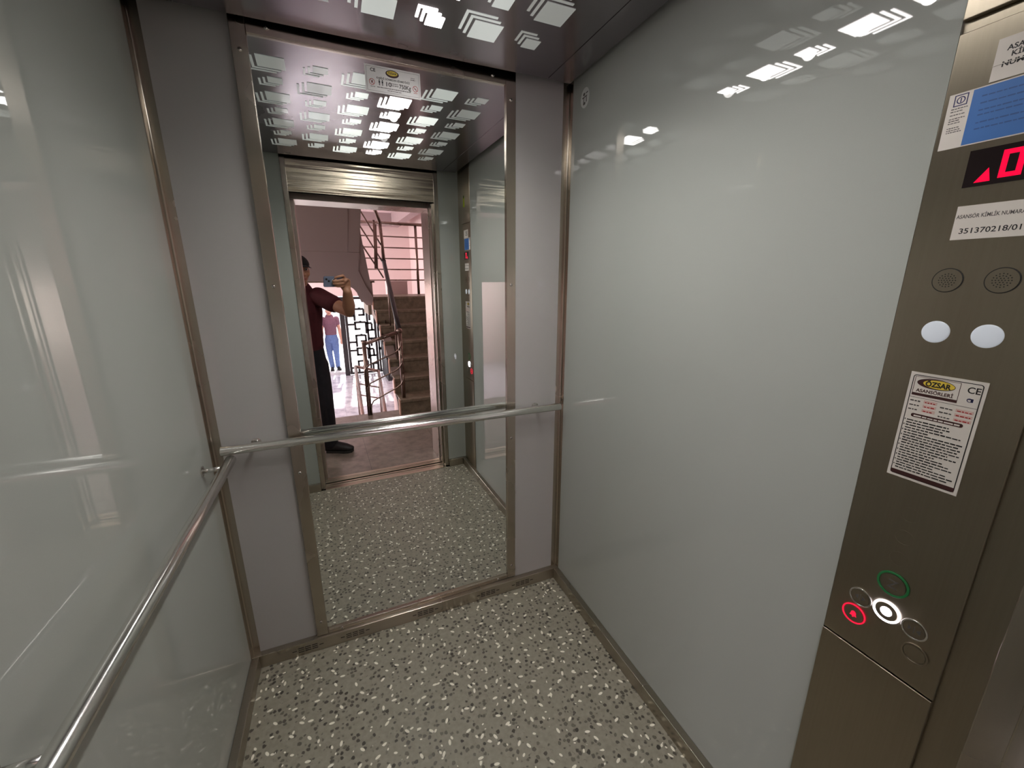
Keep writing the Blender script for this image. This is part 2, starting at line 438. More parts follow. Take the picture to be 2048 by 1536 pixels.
# lift shaft round the cabin keeps daylight out
bm = BM(); box(bm, -.25, -.2, -1.53, .25, -.1, 2.5); box(bm, W+.55, W+.6, -1.53, .25, -.1, 2.5); box(bm, -.25, W+.6, .2, .25, -.1, 2.5); box(bm, -.25, W+.6, -1.53, .25, 2.45, 2.5); box(bm, -.25, W+.6, -1.36, .25, -.12, -.06)
struct('wall_hoistway', bm, M['void'], 'dark hoistway round the cabin')

# ================================================================== MIRROR
mir = thing('wall_mirror', (.65, 0, .06), 'tall steel framed mirror screwed to the back wall', 'mirror')
tx, ty = math.cos(MA), math.sin(MA)
bm = BM(); a, b = -.400, .404
prism(bm, [(.65+a*tx, a*ty, .064), (.65+b*tx, b*ty, .064), (.65+b*tx, b*ty, 2.13), (.65+a*tx, a*ty, 2.13)], (-ty*.003, .003, 0))
obj('mirror_pane', bm, M['mirror'], mir)
MY = lambda x: (x-.65)*MA
obj('frame_rail', mkbox(.225, .2647, MY(.245)-.009, .012, .056, 2.17), M['steel'], mir, bevel=.0016)
obj('frame_rail', mkbox(1.0422, 1.0805, MY(1.06)-.0095, .012, .056, 2.17), M['steel'], mir, bevel=.0016)
for z0, z1 in ((2.0835, 2.17), (.0555, .0735)):
    bm = BM(); xa, xb = .2650, 1.0419
    prism(bm, [(xa, MY(xa)-.009, z0), (xb, MY(xb)-.009, z0), (xb, MY(xb)-.009, z1), (xa, MY(xa)-.009, z1)], (0, .016, 0))
    obj('frame_rail', bm, M['steel'], mir, bevel=.0016)
def screw(x, y, z, parent):
    bm = BM(); bmesh.ops.create_uvsphere(bm, u_segments=14, v_segments=8, radius=.0062, matrix=Matrix.Translation((x, y, z)) @ Matrix.Diagonal((1, .55, 1, 1)))
    o = obj('screw', bm, M['screw'], parent, smooth=True)
    bm = BM(); box(bm, x-.0035, x+.0035, y-.0037, y-.0029, z-.0006, z+.0006); box(bm, x-.0006, x+.0006, y-.0037, y-.0029, z-.0035, z+.0035)
    obj('screw_slot', bm, M['rubber'], o)
for z in (2.04, 1.403, .762, .121): screw(.2445, MY(.245)-.0095, z, mir); screw(1.0612, MY(1.06)-.010, z, mir)
for x in (.316, .993): screw(x, MY(x)-.0095, 2.1045, mir); screw(x, MY(x)-.0095, .0655, mir)

# capacity sign stuck on the mirror
sg = thing('capacity_sign', (.65, -.004, 2.03), 'white capacity sign reading 10 and 750Kg stuck high on the mirror', 'sign')
f = Fr((.572, (.572-.65)*MA, 1.9945), (tx, ty, 0), (0, 0, 1)); w, h = .171, .0745
obj('sign_plate', f.rect(BM(), 0, w, 0, h, .0004, .0012), M['plastic_white'], sg)
obj('border', f.frame(BM(), .0045, w-.0045, .0045, h-.0045, .0006, .0012, .0014), M['ink_grey'], sg)
U = lambda u: u*w
V = lambda v: h*(1-v)
d = .0012
f.text('lettering', 'CE', U(.095), V(.235), .0125, d, M['ink'], sg, width=.0155, bold=.0003)
obj('logo_oval', f.ell(BM(), U(.485), V(.22), .0205, .0105, d, d+.0003), M['ink_maroon'], sg)
obj('logo_oval', f.ell(BM(), U(.485), V(.20), .0165, .0066, d+.0003, d+.0005), M['yellow'], sg)
f.text('lettering', 'ÖZSAR', U(.485), V(.235), .0078, d+.0006, M['ink'], sg, width=.026, align='CENTER', bold=.0002)
f.text('lettering', 'KABİNİ GÖRMEDEN BİNMEYİNİZ', U(.20), V(.475), .0072, d, M['ink_grey'], sg, width=U(.60), bold=.0002)
f.text('lettering', '10', U(.345), V(.70), .0165, d, M['ink_grey'], sg, width=.0165, bold=.0004)
f.text('lettering', '750Kg', U(.60), V(.705), .0165, d, M['ink_grey'], sg, width=U(.215), bold=.0004)
bm = BM()
for b_ in (.59, .66): f.bars(bm, U(.455), U(.59), V(b_), .0024, d, d+.0002, .002, .006)
f.bars(bm, U(.20), U(.81), V(.795), .0024, d, d+.0002); f.bars(bm, U(.38), U(.64), V(.87), .0018, d, d+.0002)
f.bars(bm, U(.085), U(.165), V(.80), .0018, d, d+.0002, .002, .005); f.bars(bm, U(.82), U(.90), V(.32), .0026, d, d+.0002, .002, .004); f.bars(bm, U(.825), U(.895), V(.25), .002, d, d+.0002, .002, .004)
obj('small_print', bm, M['ink_grey'], sg)
bm = BM()
for px_ in (.245, .30):
    f.ell(bm, U(px_), V(.515), .0017, .0017, d, d+.0002, 12); f.rect(bm, U(px_)-.0022, U(px_)+.0022, V(.62), V(.545), d, d+.0002)
    f.rect(bm, U(px_)-.0016, U(px_)-.0003, V(.71), V(.62), d, d+.0002); f.rect(bm, U(px_)+.0003, U(px_)+.0016, V(.71), V(.62), d, d+.0002)
obj('people_symbol', bm, M['ink'], sg)
for uc, vc in ((.115, .62), (.90, .62)):
    bm = f.ring(BM(), U(uc), V(vc), .0072, .0086, d, d+.0003, 28)
    q = .0055; f.poly(bm, [(U(uc)-q-.0005, V(vc)+q), (U(uc)-q+.0006, V(vc)+q+.0006), (U(uc)+q+.0005, V(vc)-q), (U(uc)+q-.0006, V(vc)-q-.0006)], d, d+.0003)
    o = obj('prohibition_symbol', bm, M['ink_red'], sg)
    bm = BM()
    if uc < .5:
        f.ell(bm, U(uc)+.001, V(vc)+.0028, .0017, .0017, d, d+.0002, 12); f.poly(bm, [(U(uc)-.003, V(vc)-.003), (U(uc)+.0015, V(vc)-.003), (U(uc)+.003, V(vc)+.001), (U(uc)-.001, V(vc)+.002)], d, d+.0002)
    else:
        f.rect(bm, U(uc)-.0042, U(uc)+.003, V(vc)-.0006, V(vc)+.0008, d, d+.0002); f.rect(bm, U(uc)-.0005, U(uc)+.004, V(vc)-.0032, V(vc)-.002, d, d+.0002)
    obj('symbol_figure', bm, M['ink_grey'], o)
bm = f.bars(BM(), U(.865), U(.935), V(.795), .002, d, d+.0002, .002, .004); obj('small_print', bm, M['ink_red'], sg)

# ================================================================== HANDRAILS
def hrail(name, pts, r, posts, label):
    t = thing(name, ((pts[0][0]+pts[1][0])/2, (pts[0][1]+pts[1][1])/2, pts[0][2]-.02), label, 'handrail')
    A, B_ = Vector(pts[0]), Vector(pts[1]); dv = (B_-A).normalized()
    bm = BM()
    tube(bm, [A, A+dv*.001, A+dv*.002, B_-dv*.002, B_-dv*.001, B_], [r-.0012, r-.0004, r, r, r-.0004, r-.0012], 40)
    obj('rail', bm, M['steel_rail'], t, smooth=True)
    for wp, ax in posts:
        wp = Vector(wp); ax = Vector(ax); bm = BM()
        tube(bm, [wp, wp+(ax-wp)*.97], .0072, 20)
        o = obj('bracket', bm, M['steel_rail'], t, smooth=True)
        n = (ax-wp).normalized()
        obj('flange', tube(BM(), [wp+n*.0002, wp+n*.003, wp+n*.0045], [.0155, .0155, .011], 28), M['steel_rail'], o, smooth=False)
    return t
ZB, OB, ZL, XL = .891, .0465, .866, .062
hrail('handrail', [(.035, -OB, ZB), (1.272, -OB, ZB)], .0155, [((.127, 0, ZB), (.127, -OB, ZB)), ((1.172, 0, ZB), (1.172, -OB, ZB))],
      'shiny round steel handrail running across the mirror')
hrail('handrail', [(XL, -OB-.0165, ZL), (XL, -1.30, ZL)], .0155, [((0, -.127, ZL), (XL, -.127, ZL)), ((0, -.972, ZL), (XL, -.972, ZL))],
      'shiny round steel handrail along the left cabin wall')

# ================================================================== CEILING LIGHT CUTOUTS
ordn = ['first', 'second', 'third', 'fourth', 'fifth', 'sixth', 'seventh']
def cutout(big, mat):
    s, t, g = (.083, .0105, .0065) if big else (.047, .0095, .0055)
    r = thing('ceiling_light', (0, 0, HC), 'x', 'light')
    z0, z1 = HC-.0014, HC-.0001
    cx, cy = (0, 0) if big else (.002, .008)
    x0, x1, y0, y1 = cx-s/2, cx+s/2, cy-s/2, cy+s/2
    obj('light_pane', mkbox(x0, x1, y0, y1, z0, z1), mat, r)
    for k in (1, 2):
        o_ = k*(t+g); bm = BM()
        box(bm, x0-o_, x0-o_+t*.75, y0-o_, y1-o_*.85, z0, z1); box(bm, x0-o_+t*.75, x1-o_*.85, y0-o_, y0-o_+t*.75, z0, z1)
        obj('edge_strip', bm, mat, r)
    return r
protos = {}
for j in range(7):
    for i in range(6):
        big = (i+j) % 2 == 0
        if i == 3: key = 'pane_hot'
        elif i == 2: key = 'pane_warm' if j > 0 else 'pane_mid'
        elif i == 4: key = 'pane_warm' if j > 1 else 'pane_mid'
        else: key = 'pane_mid' if (1 < j) and i == 1 else 'pane_dim'
        x = .308+.1455*i; y = -.221-.145*j
        k = (big, key)
        if k not in protos:
            r = cutout(big, M[key]); protos[k] = r
        else:
            p = protos[k]; r = p.copy(); COL.objects.link(r)
            for ch in list(p.children):
                c2 = ch.copy(); COL.objects.link(c2); c2.parent = r
        r.location = (x, y, HC)
        st = {'pane_hot': 'brilliant white', 'pane_warm': 'bright', 'pane_mid': 'softly lit', 'pane_dim': 'dim'}[key]
        r['label'] = '%s %s square ceiling cutout, %s row from the mirror, %s from the left wall' % (st, 'large' if big else 'small', ordn[j], ordn[i])
        r['group'] = 'square light cutouts in the steel ceiling'

# ================================================================== CONTROL PANEL
struct('trim_9', mkbox(W+.005, W+.03, -D, -1.128, .0, HW), M['steel_cop'], 'steel column behind the control panel')
Y0, Y1 = -1.1285, -1.3025
cop = thing('control_panel', (W, (Y0+Y1)/2, .03), 'tall brushed steel control panel with buttons on the right wall', 'control panel')
FP = Fr((W-.0015, 0, 0), (0, -1, 0), (0, 0, 1))     # a = -y, b = z
face = obj('faceplate', FP.rect(BM(), -Y0, -Y1, .7255, 1.768, -.006, 0), M['steel_cop'], cop, bevel=.0015)
obj('cover_plate', FP.rect(BM(), -Y0, -Y1, 1.784, 2.105, -.006, .0015), M['steel_cop'], cop, bevel=.002)
obj('cover_plate', FP.rect(BM(), -Y0, -Y1, .056, .7235, -.006, .0025), M['steel_cop'], cop, bevel=.0015)
# display
ds = obj('display', FP.rect(BM(), 1.1735, 1.262, 1.555, 1.6045, .0001, .0015), M['display'], cop)
obj('lit_arrow', FP.poly(BM(), [(1.185, 1.560), (1.2015, 1.560), (1.1975, 1.578)], .0015, .0018), M['led_red'], ds)
bm = BM(); x0, x1, z0, z1, t = 1.2085, 1.2305, 1.562, 1.5975, .0062
FP.frame(bm, x0, x1, z0, z1, t, .0015, .0018)
obj('lit_digit', bm, M['led_red'], ds)
# speakers
for a in (1.1835, 1.2415):
    o = obj('speaker_grille', FP.ell(BM(), a, 1.4228, .0168, .0168, 0, .0012, 40), M['steel_cop'], cop)
    obj('rim', FP.ring(BM(), a, 1.4228, .0166, .0182, 0, .0006, 40), M['rubber'], o)
    bm = BM()
    for rr, n in ((0, 1), (.0032, 6), (.0064, 12), (.0096, 16)):
        for k in range(n): FP.ell(bm, a+rr*math.cos(2*PI*k/n), 1.4228+rr*math.sin(2*PI*k/n), .00085, .00085, .0012, .0014, 8)
    obj('sound_holes', bm, M['rubber'], o)
for a in (1.185, 1.2425):
    bm = BM()
    c_ = FP.p(a, 1.3435, 0); mt = Matrix.Translation(c_) @ Matrix.Diagonal((.12, 1, 1, 1))
    bmesh.ops.create_uvsphere(bm, u_segments=36, v_segments=18, radius=.0172, matrix=mt)
    obj('indicator_lens', bm, M['lens_white'], cop, smooth=True)
# buttons
def button(a, b, r, ringmat, label, sym=None, symmat=None, lit=None, thin=.84):
    bm = FP.ring(BM(), a, b, r*thin, r, 0, .0022, 40)
    o = obj('button', FP.ell(BM(), a, b, r*.79, r*.79, 0, .0018, 36), M['steel_cop'] if lit is None else lit, cop)
    o['label'] = label
    obj('button_ring', bm, ringmat, o, bevel=.0006)
    if sym: FP.text('button_mark', sym, a, b-r*.32, r*.95, .0019, symmat or M['ink_grey'], o, align='CENTER', bold=.0001)
    return o
ring = M['steel_rail']
button(1.2155, .894, .0235, M['ring_green'], 'large green ringed floor button', 'Z', M['ink_grey'])
bw = button(1.2165, .8365, .0205, M['ring_white'], 'white lit button', None)
obj('button_glow', FP.ell(BM(), 1.2165, .8365, .0085, .0085, .0018, .0024, 28), M['ring_white'], bw)
b1 = button(1.176, .8335, .0185, ring, 'unlit door open button')
b2 = button(1.172, .7925, .0195, M['ring_red'], 'red ringed alarm button', thin=.89)
b3 = button(1.2575, .8335, .0185, ring, 'unlit door close button')
b4 = button(1.266, .790, .0185, M['steel_cop'], 'plain unlit button below the door close button')
for b_, a, z in ((b1, 1.176, .8335), (b3, 1.2575, .8335)):
    bm = BM(); sg_ = 1 if b_ is b1 else -1
    FP.rect(bm, a-.0006, a+.0006, z-.006, z+.006, .0018, .0021)
    for q in (-1, 1): FP.poly(bm, [(a+q*(.0085 if sg_ > 0 else .003), z), (a+q*(.003 if sg_ > 0 else .0085), z-.005), (a+q*(.003 if sg_ > 0 else .0085), z+.005)][::q], .0018, .0021)
    obj('button_mark', bm, M['ink_grey'], b_)
bm = BM(); a, z = 1.172, .7925     # bell
FP.poly(bm, [(a-.006, z-.0045), (a+.006, z-.0045), (a+.0045, z-.002), (a+.004, z+.003), (a+.0015, z+.006), (a-.0015, z+.006), (a-.004, z+.003), (a-.0045, z-.002)], .0018, .0022)
FP.ell(bm, a, z-.006, .0015, .0012, .0018, .0022, 10)
obj('button_mark', bm, M['ring_red'], b2)
# faint engraved rings of the unlit floor buttons above
for k, z in enumerate((.945, .988, 1.032)):
    bm = FP.ring(BM(), 1.2135, z, .0125, .0133, 0, .0004, 32)
    o = obj('button', bm, M['steel_cop'], cop); o['label'] = 'faint flat floor button'

# white rules plate
rp = thing('instruction_plate', (W-.003, -1.2145, 1.092), 'white instruction plate headed by a yellow oval logo, low on the control panel', 'sign')
w, h = .0905, .184
f = Fr((W-.0016, -1.169, 1.0925), (0, -1, 0), (0, 0, 1)); U = lambda u: u*w; V = lambda v: h*(1-v)
obj('sign_plate', f.rect(BM(), 0, w, 0, h, 0, .0012), M['paper'], rp)
d = .0012
bm = BM(); f.rrect(bm, .004, w-.004, .004, h-.004, .004, d, d+.0002); obj('border', bm, M['ink'], rp)
obj('panel_field', f.rrect(BM(), .0052, w-.0052, .0052, h-.0052, .003, d+.0002, d+.0003), M['paper'], rp)
d2 = d+.0003
obj('logo_box', f.frame(BM(), U(.075), U(.685), V(.205), V(.035), .0006, d2, d2+.0002), M['ink_maroon'], rp)
obj('logo_bar', f.rect(BM(), U(.075), U(.685), V(.207), V(.183), d2, d2+.0003), M['ink_maroon'], rp)
obj('logo_oval', f.ell(BM(), U(.37), V(.085), .0232, .0082, d2, d2+.0003, 40), M['ink_maroon'], rp)
obj('logo_oval', f.ell(BM(), U(.41), V(.085), .0190, .0068, d2+.0003, d2+.0005, 40), M['yellow'], rp)
f.text('lettering', 'ÖZSAR', U(.40), V(.108), .0112, d2+.0006, M['ink'], rp, width=.031, align='CENTER', bold=.0004)
f.text('lettering', 'ASANSÖRLERİ', U(.125), V(.172), .0075, d2, M['ink_maroon'], rp, width=U(.50), bold=.0002)
f.text('lettering', 'CE', U(.77), V(.105), .0135, d2, M['ink'], rp, width=.0145, bold=.0002)
bm = BM(); f.ring(bm, U(.83), V(.165), .0022, .0031, d2, d2+.0002, 20); f.rect(bm, U(.80), U(.86), V(.16), V(.153), d2, d2+.0002); f.rect(bm, U(.845), U(.875), V(.18), V(.15), d2, d2+.0002); obj('certification_mark', bm, M['ink_navy'], rp)
bm = BM(); f.rect(bm, .005, w-.005, V(.227), V(.224), d2, d2+.0002)
for v in (.25, .29, .33): f.bars(bm, U(.08), U(.22), V(v+.012), .0022, d2, d2+.0003, .002, .005); 
for v in (.265, .305, .345): f.bars(bm, U(.50), U(.66), V(v+.012), .0022, d2, d2+.0003, .002, .005)
obj('small_print', bm, M['ink_grey'], rp)
for v in (.25, .29, .33): obj('form_field', f.rect(BM(), U(.27), U(.45), V(v+.015), V(v-.012), d2, d2+.0002), M['ink_pink'], rp)
for v in (.265, .305, .345): obj('form_field', f.rect(BM(), U(.70), U(.92), V(v+.015), V(v-.012), d2, d2+.0002), M['ink_pink'], rp)
bm = BM()
for v in (.25, .29, .33): f.bars(bm, U(.29), U(.43), V(v+.01), .0018, d2+.0002, d2+.0004, .002, .005)
for v in (.265, .305, .345): f.bars(bm, U(.72), U(.90), V(v+.01), .0018, d2+.0002, d2+.0004, .002, .005)
obj('small_print', bm, M['ink_red'], rp)
hb = obj('heading_bar', f.rrect(BM(), U(.14), U(.84), V(.405), V(.372), .0028, d2, d2+.0003), M['ink_maroon'], rp)
obj('small_print', f.bars(BM(), U(.18), U(.80), V(.397), .0024, d2+.0003, d2+.0004, .004, .011), M['paper'], hb)
bm = BM(); v = .432
lens_ = (.68, .70, .62, .86, .46, .90, .86, .90, .88, .90, .76, .88, .60, .72, .82, .86, .62, .80, .90, .84)
for k, L in enumerate(lens_):
    f.bars(bm, U(.10), U(L), V(v+.012), .0021, d2, d2+.0003); v += .0247
    if k % 2 == 0: f.rect(bm, U(.066), U(.08), V(v-.0247+.011), V(v-.0247), d2, d2+.0003)
obj('small_print', bm, M['ink'], rp)
obj('bottom_bar', f.rect(BM(), .0046, w-.0046, V(.972), V(.935), d2, d2+.0003), M['ink_maroon'], rp)

# number label
nl = thing('number_label', (W-.003, -1.21, 1.482), 'white sticker with the number 351370218/01 under the red display', 'label')
f = Fr((W-.0016, -1.1745, 1.482), (0, -1, 0), (0, 0, 1)); w, h = .078, .0475
obj('label_sheet', f.rect(BM(), 0, w, 0, h, 0, .0005), M['paper'], nl)
f.text('lettering', 'ASANSÖR KİMLİK NUMARASI', -.004+.0055, .030, .0075, .0005, M['ink_grey'], nl, width=.073, bold=.0001)
f.text('lettering', '351370218/01', .0075, .0085, .0105, .0005, M['ink'], nl, width=.0625, bold=.00012)

# blue label
bl = thing('inspection_label', (W-.003, -1.178, 1.614), 'blue inspection label with a white printed strip, above the red display', 'label')
f = Fr((W-.0016, -1.1345, 1.614), (0, -1, 0), (0, 0, 1)); w, h = .118, .0745
obj('label_sheet', f.rect(BM(), 0, w, 0, h, 0, .0005), M['paper'], bl)
obj('blue_field', f.rect(BM(), .0258, w-.0015, .0015, h-.0015, .0005, .0007), M['blue'], bl)
bm = BM()
for v in (.061, .052, .043, .037, .027, .019): f.bars(bm, .036, .036+random.uniform(.05, .072), v, .0019, .0007, .0009, .003, .009)
obj('small_print', bm, M['blue_dark'], bl)
bm = BM(); f.frame(bm, .0062, .0212, .0572, .0722, .0012, .0005, .0007); f.ring(bm, .0137, .0647, .0036, .0048, .0005, .0007, 24); f.rect(bm, .0131, .0143, .0615, .0675, .0005, .0007)
obj('emblem', bm, M['ink_navy'], bl)
bm = BM()
for v in (.0535, .050, .0455, .0405, .0375, .0345, .028, .025, .0222): f.bars(bm, .005, .005+random.uniform(.012, .018), v, .0013, .0005, .0007, .0015, .004, .0007)
obj('small_print', bm, M['ink_grey'], bl)

# paper notice at the top
pn = thing('paper_notice', (W-.003, -1.205, 1.69), 'creased white paper notice above the blue label', 'label')
f = Fr((W-.0016, -1.174, 1.6905), (0, -1, 0), (0, 0, 1)); w, h = .082, .0515
bm = BM(); f.poly(bm, [(0, 0), (w, -.0005), (w, .0195), (0, .0195)], 0, .0009); f.poly(bm, [(0, .0195), (w, .0195), (w, h), (0, h)], 0, .0006)
f.rect(bm, 0, w, .0193, .0200, 0, .0016)
obj('label_sheet', bm, M['paper'], pn)
for i, (tx_, a_, wd) in enumerate((('ASANSÖR', .0105, .040), ('KİMLİK', .0155, .031), ('NUMARASI', .0085, .045))):
    f.text('lettering', tx_, a_, .0345-.0085*i-(.0018 if i == 2 else 0), .0088, .0010 if i == 2 else .0006, M['ink'], pn, width=wd, bold=.0002)

# round worn sticker on the right wall near the back corner, and the lime sticker on the upper cover plate
ws = thing('round_sticker', (W-.002, -.109, 2.01), 'round worn sticker with dark marks high on the right wall near the corner', 'sticker')
f = Fr((W, -.109, 2.044), (0, -1, 0), (0, 0, 1))
obj('sticker_disc', f.ell(BM(), 0, 0, .0275, .0315, .0003, .0008, 36), M['sticker'], ws)
bm = BM()
f.ell(bm, -.006, .012, .0065, .005, .0008, .001, 12); f.poly(bm, [(-.018, .004), (.012, .006), (.014, .003), (-.016, 0)], .0008, .001)
f.poly(bm, [(-.008, .002), (-.004, .002), (-.006, -.022), (-.011, -.02)], .0008, .001); f.poly(bm, [(.006, .003), (.010, .003), (.012, -.014), (.007, -.016)], .0008, .001)
f.ell(bm, -.002, -.017, .006, .0045, .0008, .001, 12); f.poly(bm, [(.004, .014), (.018, .016), (.018, .012), (.006, .011)], .0008, .001)
obj('printed_mark', bm, M['ink_grey'], ws)
ls = thing('lime_sticker', (W-.004, -1.235, 1.89), 'small yellow-green sticker high on the steel cover plate above the control panel', 'sticker')
f = Fr((W-.003, -1.24, 1.925), (0, -1, 0), (0, 0, 1))
bm = BM(); f.ell(bm, 0, .014, .014, .016, .0001, .0006, 20); f.poly(bm, [(-.018, -.04), (.018, -.04), (.014, .004), (-.014, .004)], .0001, .0006)
obj('sticker_sheet', bm, M['lime'], ls)
obj('printed_mark', f.ell(BM(), 0, .022, .010, .010, .0006, .0008, 16), M['green_dk'], ls)
# ================================================================== LANDING, STAIRS AND ENTRANCE HALL (seen in the mirror)
YE = -3.0                 # landing edge
ZL0 = -1.0                # entrance level
struct('floor_landing', mkbox(-1.6, 3.2, YE, -1.549, -.14, 0), M['granite'], 'brown granite landing outside the elevator')
struct('floor_hall', mkbox(-3.0, 3.2, -9.9, -1.6, ZL0-.1, ZL0), M['marble'], 'bright pale marble floor of the entrance hall')
struct('floor_pavement', mkbox(-8, 9, -22, -9.9, ZL0-.15, ZL0+.06), M['outside'], 'sunlit pavement outside the entrance')

RS, TR = .17, .29
YS = -2.80
NS = 7
XS0, XS1 = 1.045, 2.2
st = thing('staircase', (1.6, YS, 0), 'brown granite stair flight rising from the landing at the right', 'stairs')
for k in range(NS):
    y = YS-TR*k; z = RS*(k+1)
    bm = BM(); box(bm, XS0, XS1, y-TR-.02, y+.012, z-.035, z); o = obj('tread', bm, M['granite_step'], st, bevel=.004)
    bm = BM(); box(bm, XS0+.004, XS1, y-.02, y, z-RS, z-.035); obj('riser', bm, M['granite_step'], st)
    bm = BM(); box(bm, XS0-.012, XS0, y-.05, y+.012, z-RS, z-.002); obj('stair_edge', bm, M['peach'], st)
pts = [(XS0, YS, 0)]
prof = [(YS, -.14)]
for k in range(NS): prof += [(YS-TR*k-.02, RS*k-.0), (YS-TR*k-.02, RS*(k+1)-.036)]
prof += [(YS-TR*NS-.02, RS*NS-.036), (YS-TR*NS-.02, .92), (-4.526, .873), (-3.74, .68), (-3.15, .25), (YS-.1, -.10)]
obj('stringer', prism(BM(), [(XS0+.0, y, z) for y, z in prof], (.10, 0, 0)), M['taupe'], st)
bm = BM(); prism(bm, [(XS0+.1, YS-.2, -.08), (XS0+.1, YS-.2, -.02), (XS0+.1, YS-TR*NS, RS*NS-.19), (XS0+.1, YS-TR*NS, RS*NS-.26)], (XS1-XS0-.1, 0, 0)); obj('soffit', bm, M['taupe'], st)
ZM = RS*NS
YM = YS-TR*NS
struct('floor_mezzanine', mkbox(1.0, 3.2, -5.5, YM-.02, .92, ZM), M['granite_step'], 'half landing at the top of the granite stair flight')

# upper flight returning towards the elevator, soffit above the landing
up = thing('staircase', (.2, -4.4, ZM), 'plastered upper stair flight with stepped edge above the landing', 'stairs')
SL = .642
zs = lambda y: 1.08+SL*(y+4.6)
stat = [(.832, -4.34), (.79, -4.26), (.76, -4.22), (.60, -4.14), (.40, -4.10), (-.90, -4.10)]
YT = -2.15
bm = BM(); rows = []
for x, ye in stat:
    rows.append([bm.verts.new(q_) for q_ in ((x, ye, zs(ye)), (x, YT, zs(YT)), (x, YT, zs(YT)+.16), (x, ye, zs(ye)+.13))])
for A, B_ in zip(rows, rows[1:]):
    for i in range(4): bm.faces.new([A[i], A[(i+1) % 4], B_[(i+1) % 4], B_[i]])
bm.faces.new(rows[0][::-1]); bm.faces.new(rows[-1])
obj('stair_slab', bm, M['taupe'], up)
# the winding part at the foot of the flight
plan = [(.832, -4.34), (.90, -4.50), (.96, -4.60), (1.038, -4.60), (1.038, -4.44), (.93, -4.19), (.832, -3.90)]
bm = BM(); A = [bm.verts.new((x, y, zs(y)-.004)) for x, y in plan]; B_ = [bm.verts.new((x, y, zs(y)+.12)) for x, y in plan]
bm.faces.new(A); bm.faces.new(B_[::-1])
for i in range(len(plan)): j = (i+1) % len(plan); bm.faces.new([A[i], B_[i], B_[j], A[j]])
bmesh.ops.triangulate(bm, faces=[f_ for f_ in bm.faces if len(f_.verts) > 4])
obj('winder_slab', bm, M['taupe'], up)
prof = [(1.038, -4.44, 1.20), (1.038, -4.44, 1.385), (.995, -4.33, 1.385), (.930, -4.20, 1.385), (.926, -4.19, 1.555), (.880, -4.05, 1.555), (.834, -3.92, 1.555), (.830, -3.90, 1.72),
        (.830, -3.60, 1.72), (.832, -3.60, 1.92), (.832, -3.30, 1.92), (.832, -3.30, 2.10), (.832, -3.0, 2.10), (.832, -3.0, 2.28), (.832, -2.7, 2.45), (.832, YT, 2.80)]
low = [(.832, YT, zs(YT)+.02), (.832, -2.7, zs(-2.7)+.02), (.832, -3.3, zs(-3.3)+.02), (.832, -3.9, zs(-3.9)+.01), (.90, -4.2, zs(-4.2)+.01), (1.01, -4.55, 1.12)]
bm = BM(); prism(bm, prof+low, (-.12, 0, 0)); obj('stringer', bm, M['taupe'], up)
for i, (x, y, z, L) in enumerate(((1.04, -4.44, 1.385, .26), (.935, -4.19, 1.555, .29), (.838, -3.90, 1.72, .3))):
    bm = BM(); box(bm, -.6, x, y-.005, y+L, z, z+.022); obj('tread', bm, M['granite_step'], up)

# walls of the hall
bm = BM()
GX0, GX1, GZ = -.05, 1.90, 1.02     # entrance opening in the far wall
box(bm, -3.0, GX0, -9.9, -9.65, ZL0, 3.3); box(bm, GX1, 2.62, -9.9, -9.65, ZL0, 3.3); box(bm, GX0, GX1, -9.9, -9.65, GZ, 3.3)
struct('wall_entrance', bm, M['pink'], 'pink wall above the entrance gate')
bm = BM(); box(bm, 2.62, 2.8, -9.9, -7.2, ZL0, 3.3); box(bm, 3.2, 3.4, -9.9, -1.5, ZL0-.1, 3.3)
struct('wall_hall', bm, M['pink'], 'pink side wall of the stair hall')
bm = BM(); box(bm, -3.2, -3.0, -9.9, -8.9, ZL0, 3.3); box(bm, -3.2, -3.0, -6.1, -1.5, ZL0, 3.3); box(bm, -3.2, -3.0, -8.9, -6.1, ZL0, .2)

struct('wall_hall_side', bm, M['pink'], 'pink wall with a tall window opening at the side of the hall')
struct('ceiling_hall', mkbox(-3.2, 3.4, -9.9, -1.5, 2.95, 3.05), M['ceilw'], 'white ceiling of the stair hall')
bm = BM(); box(bm, -2, 2.3, -9.3, -9.12, 2.66, 2.95); box(bm, 2.12, 2.3, -9.12, -6.0, 2.66, 2.95)
struct('trim_10', bm, M['beam'], 'grey ceiling beams of the stair hall')
bm = BM(); box(bm, 1.42, 1.72, -5.95, -5.55, ZL0, 1.40)
struct('wall_parapet', bm, M['pink'], 'pink parapet block behind the half landing')
# support wall below the stair
struct('wall_stair', mkbox(1.70, 1.86, -9.6, -8.6, ZL0, .35), M['wood'], 'dark panel beside the entrance gate')

# entrance gate: open leaf at the left, fixed meander leaf
gt = thing('entrance_gate', (1.2, -9.66, ZL0), 'black iron entrance gate with a meander pattern, bright daylight behind', 'gate')
f = Fr((.80, -9.66, ZL0), (1, 0, 0), (0, 0, 1)); gw, gh = .84, 2.0
bm = BM(); f.rect(bm, -.02, .095, 0, gh, 0, .06); obj('gate_post', bm, M['gate'], gt, bevel=.003)
bm = BM(); f.frame(bm, .10, gw, .02, gh, .06, .005, .05); obj('gate_frame', bm, M['gate'], gt)
bm = BM()
T = .052
def hb_(a0, a1, b): f.rect(bm, a0, a1, b, b+T, .012, .042)
def vb_(a, b0, b1): f.rect(bm, a, a+T, b0, b1, .012, .042)
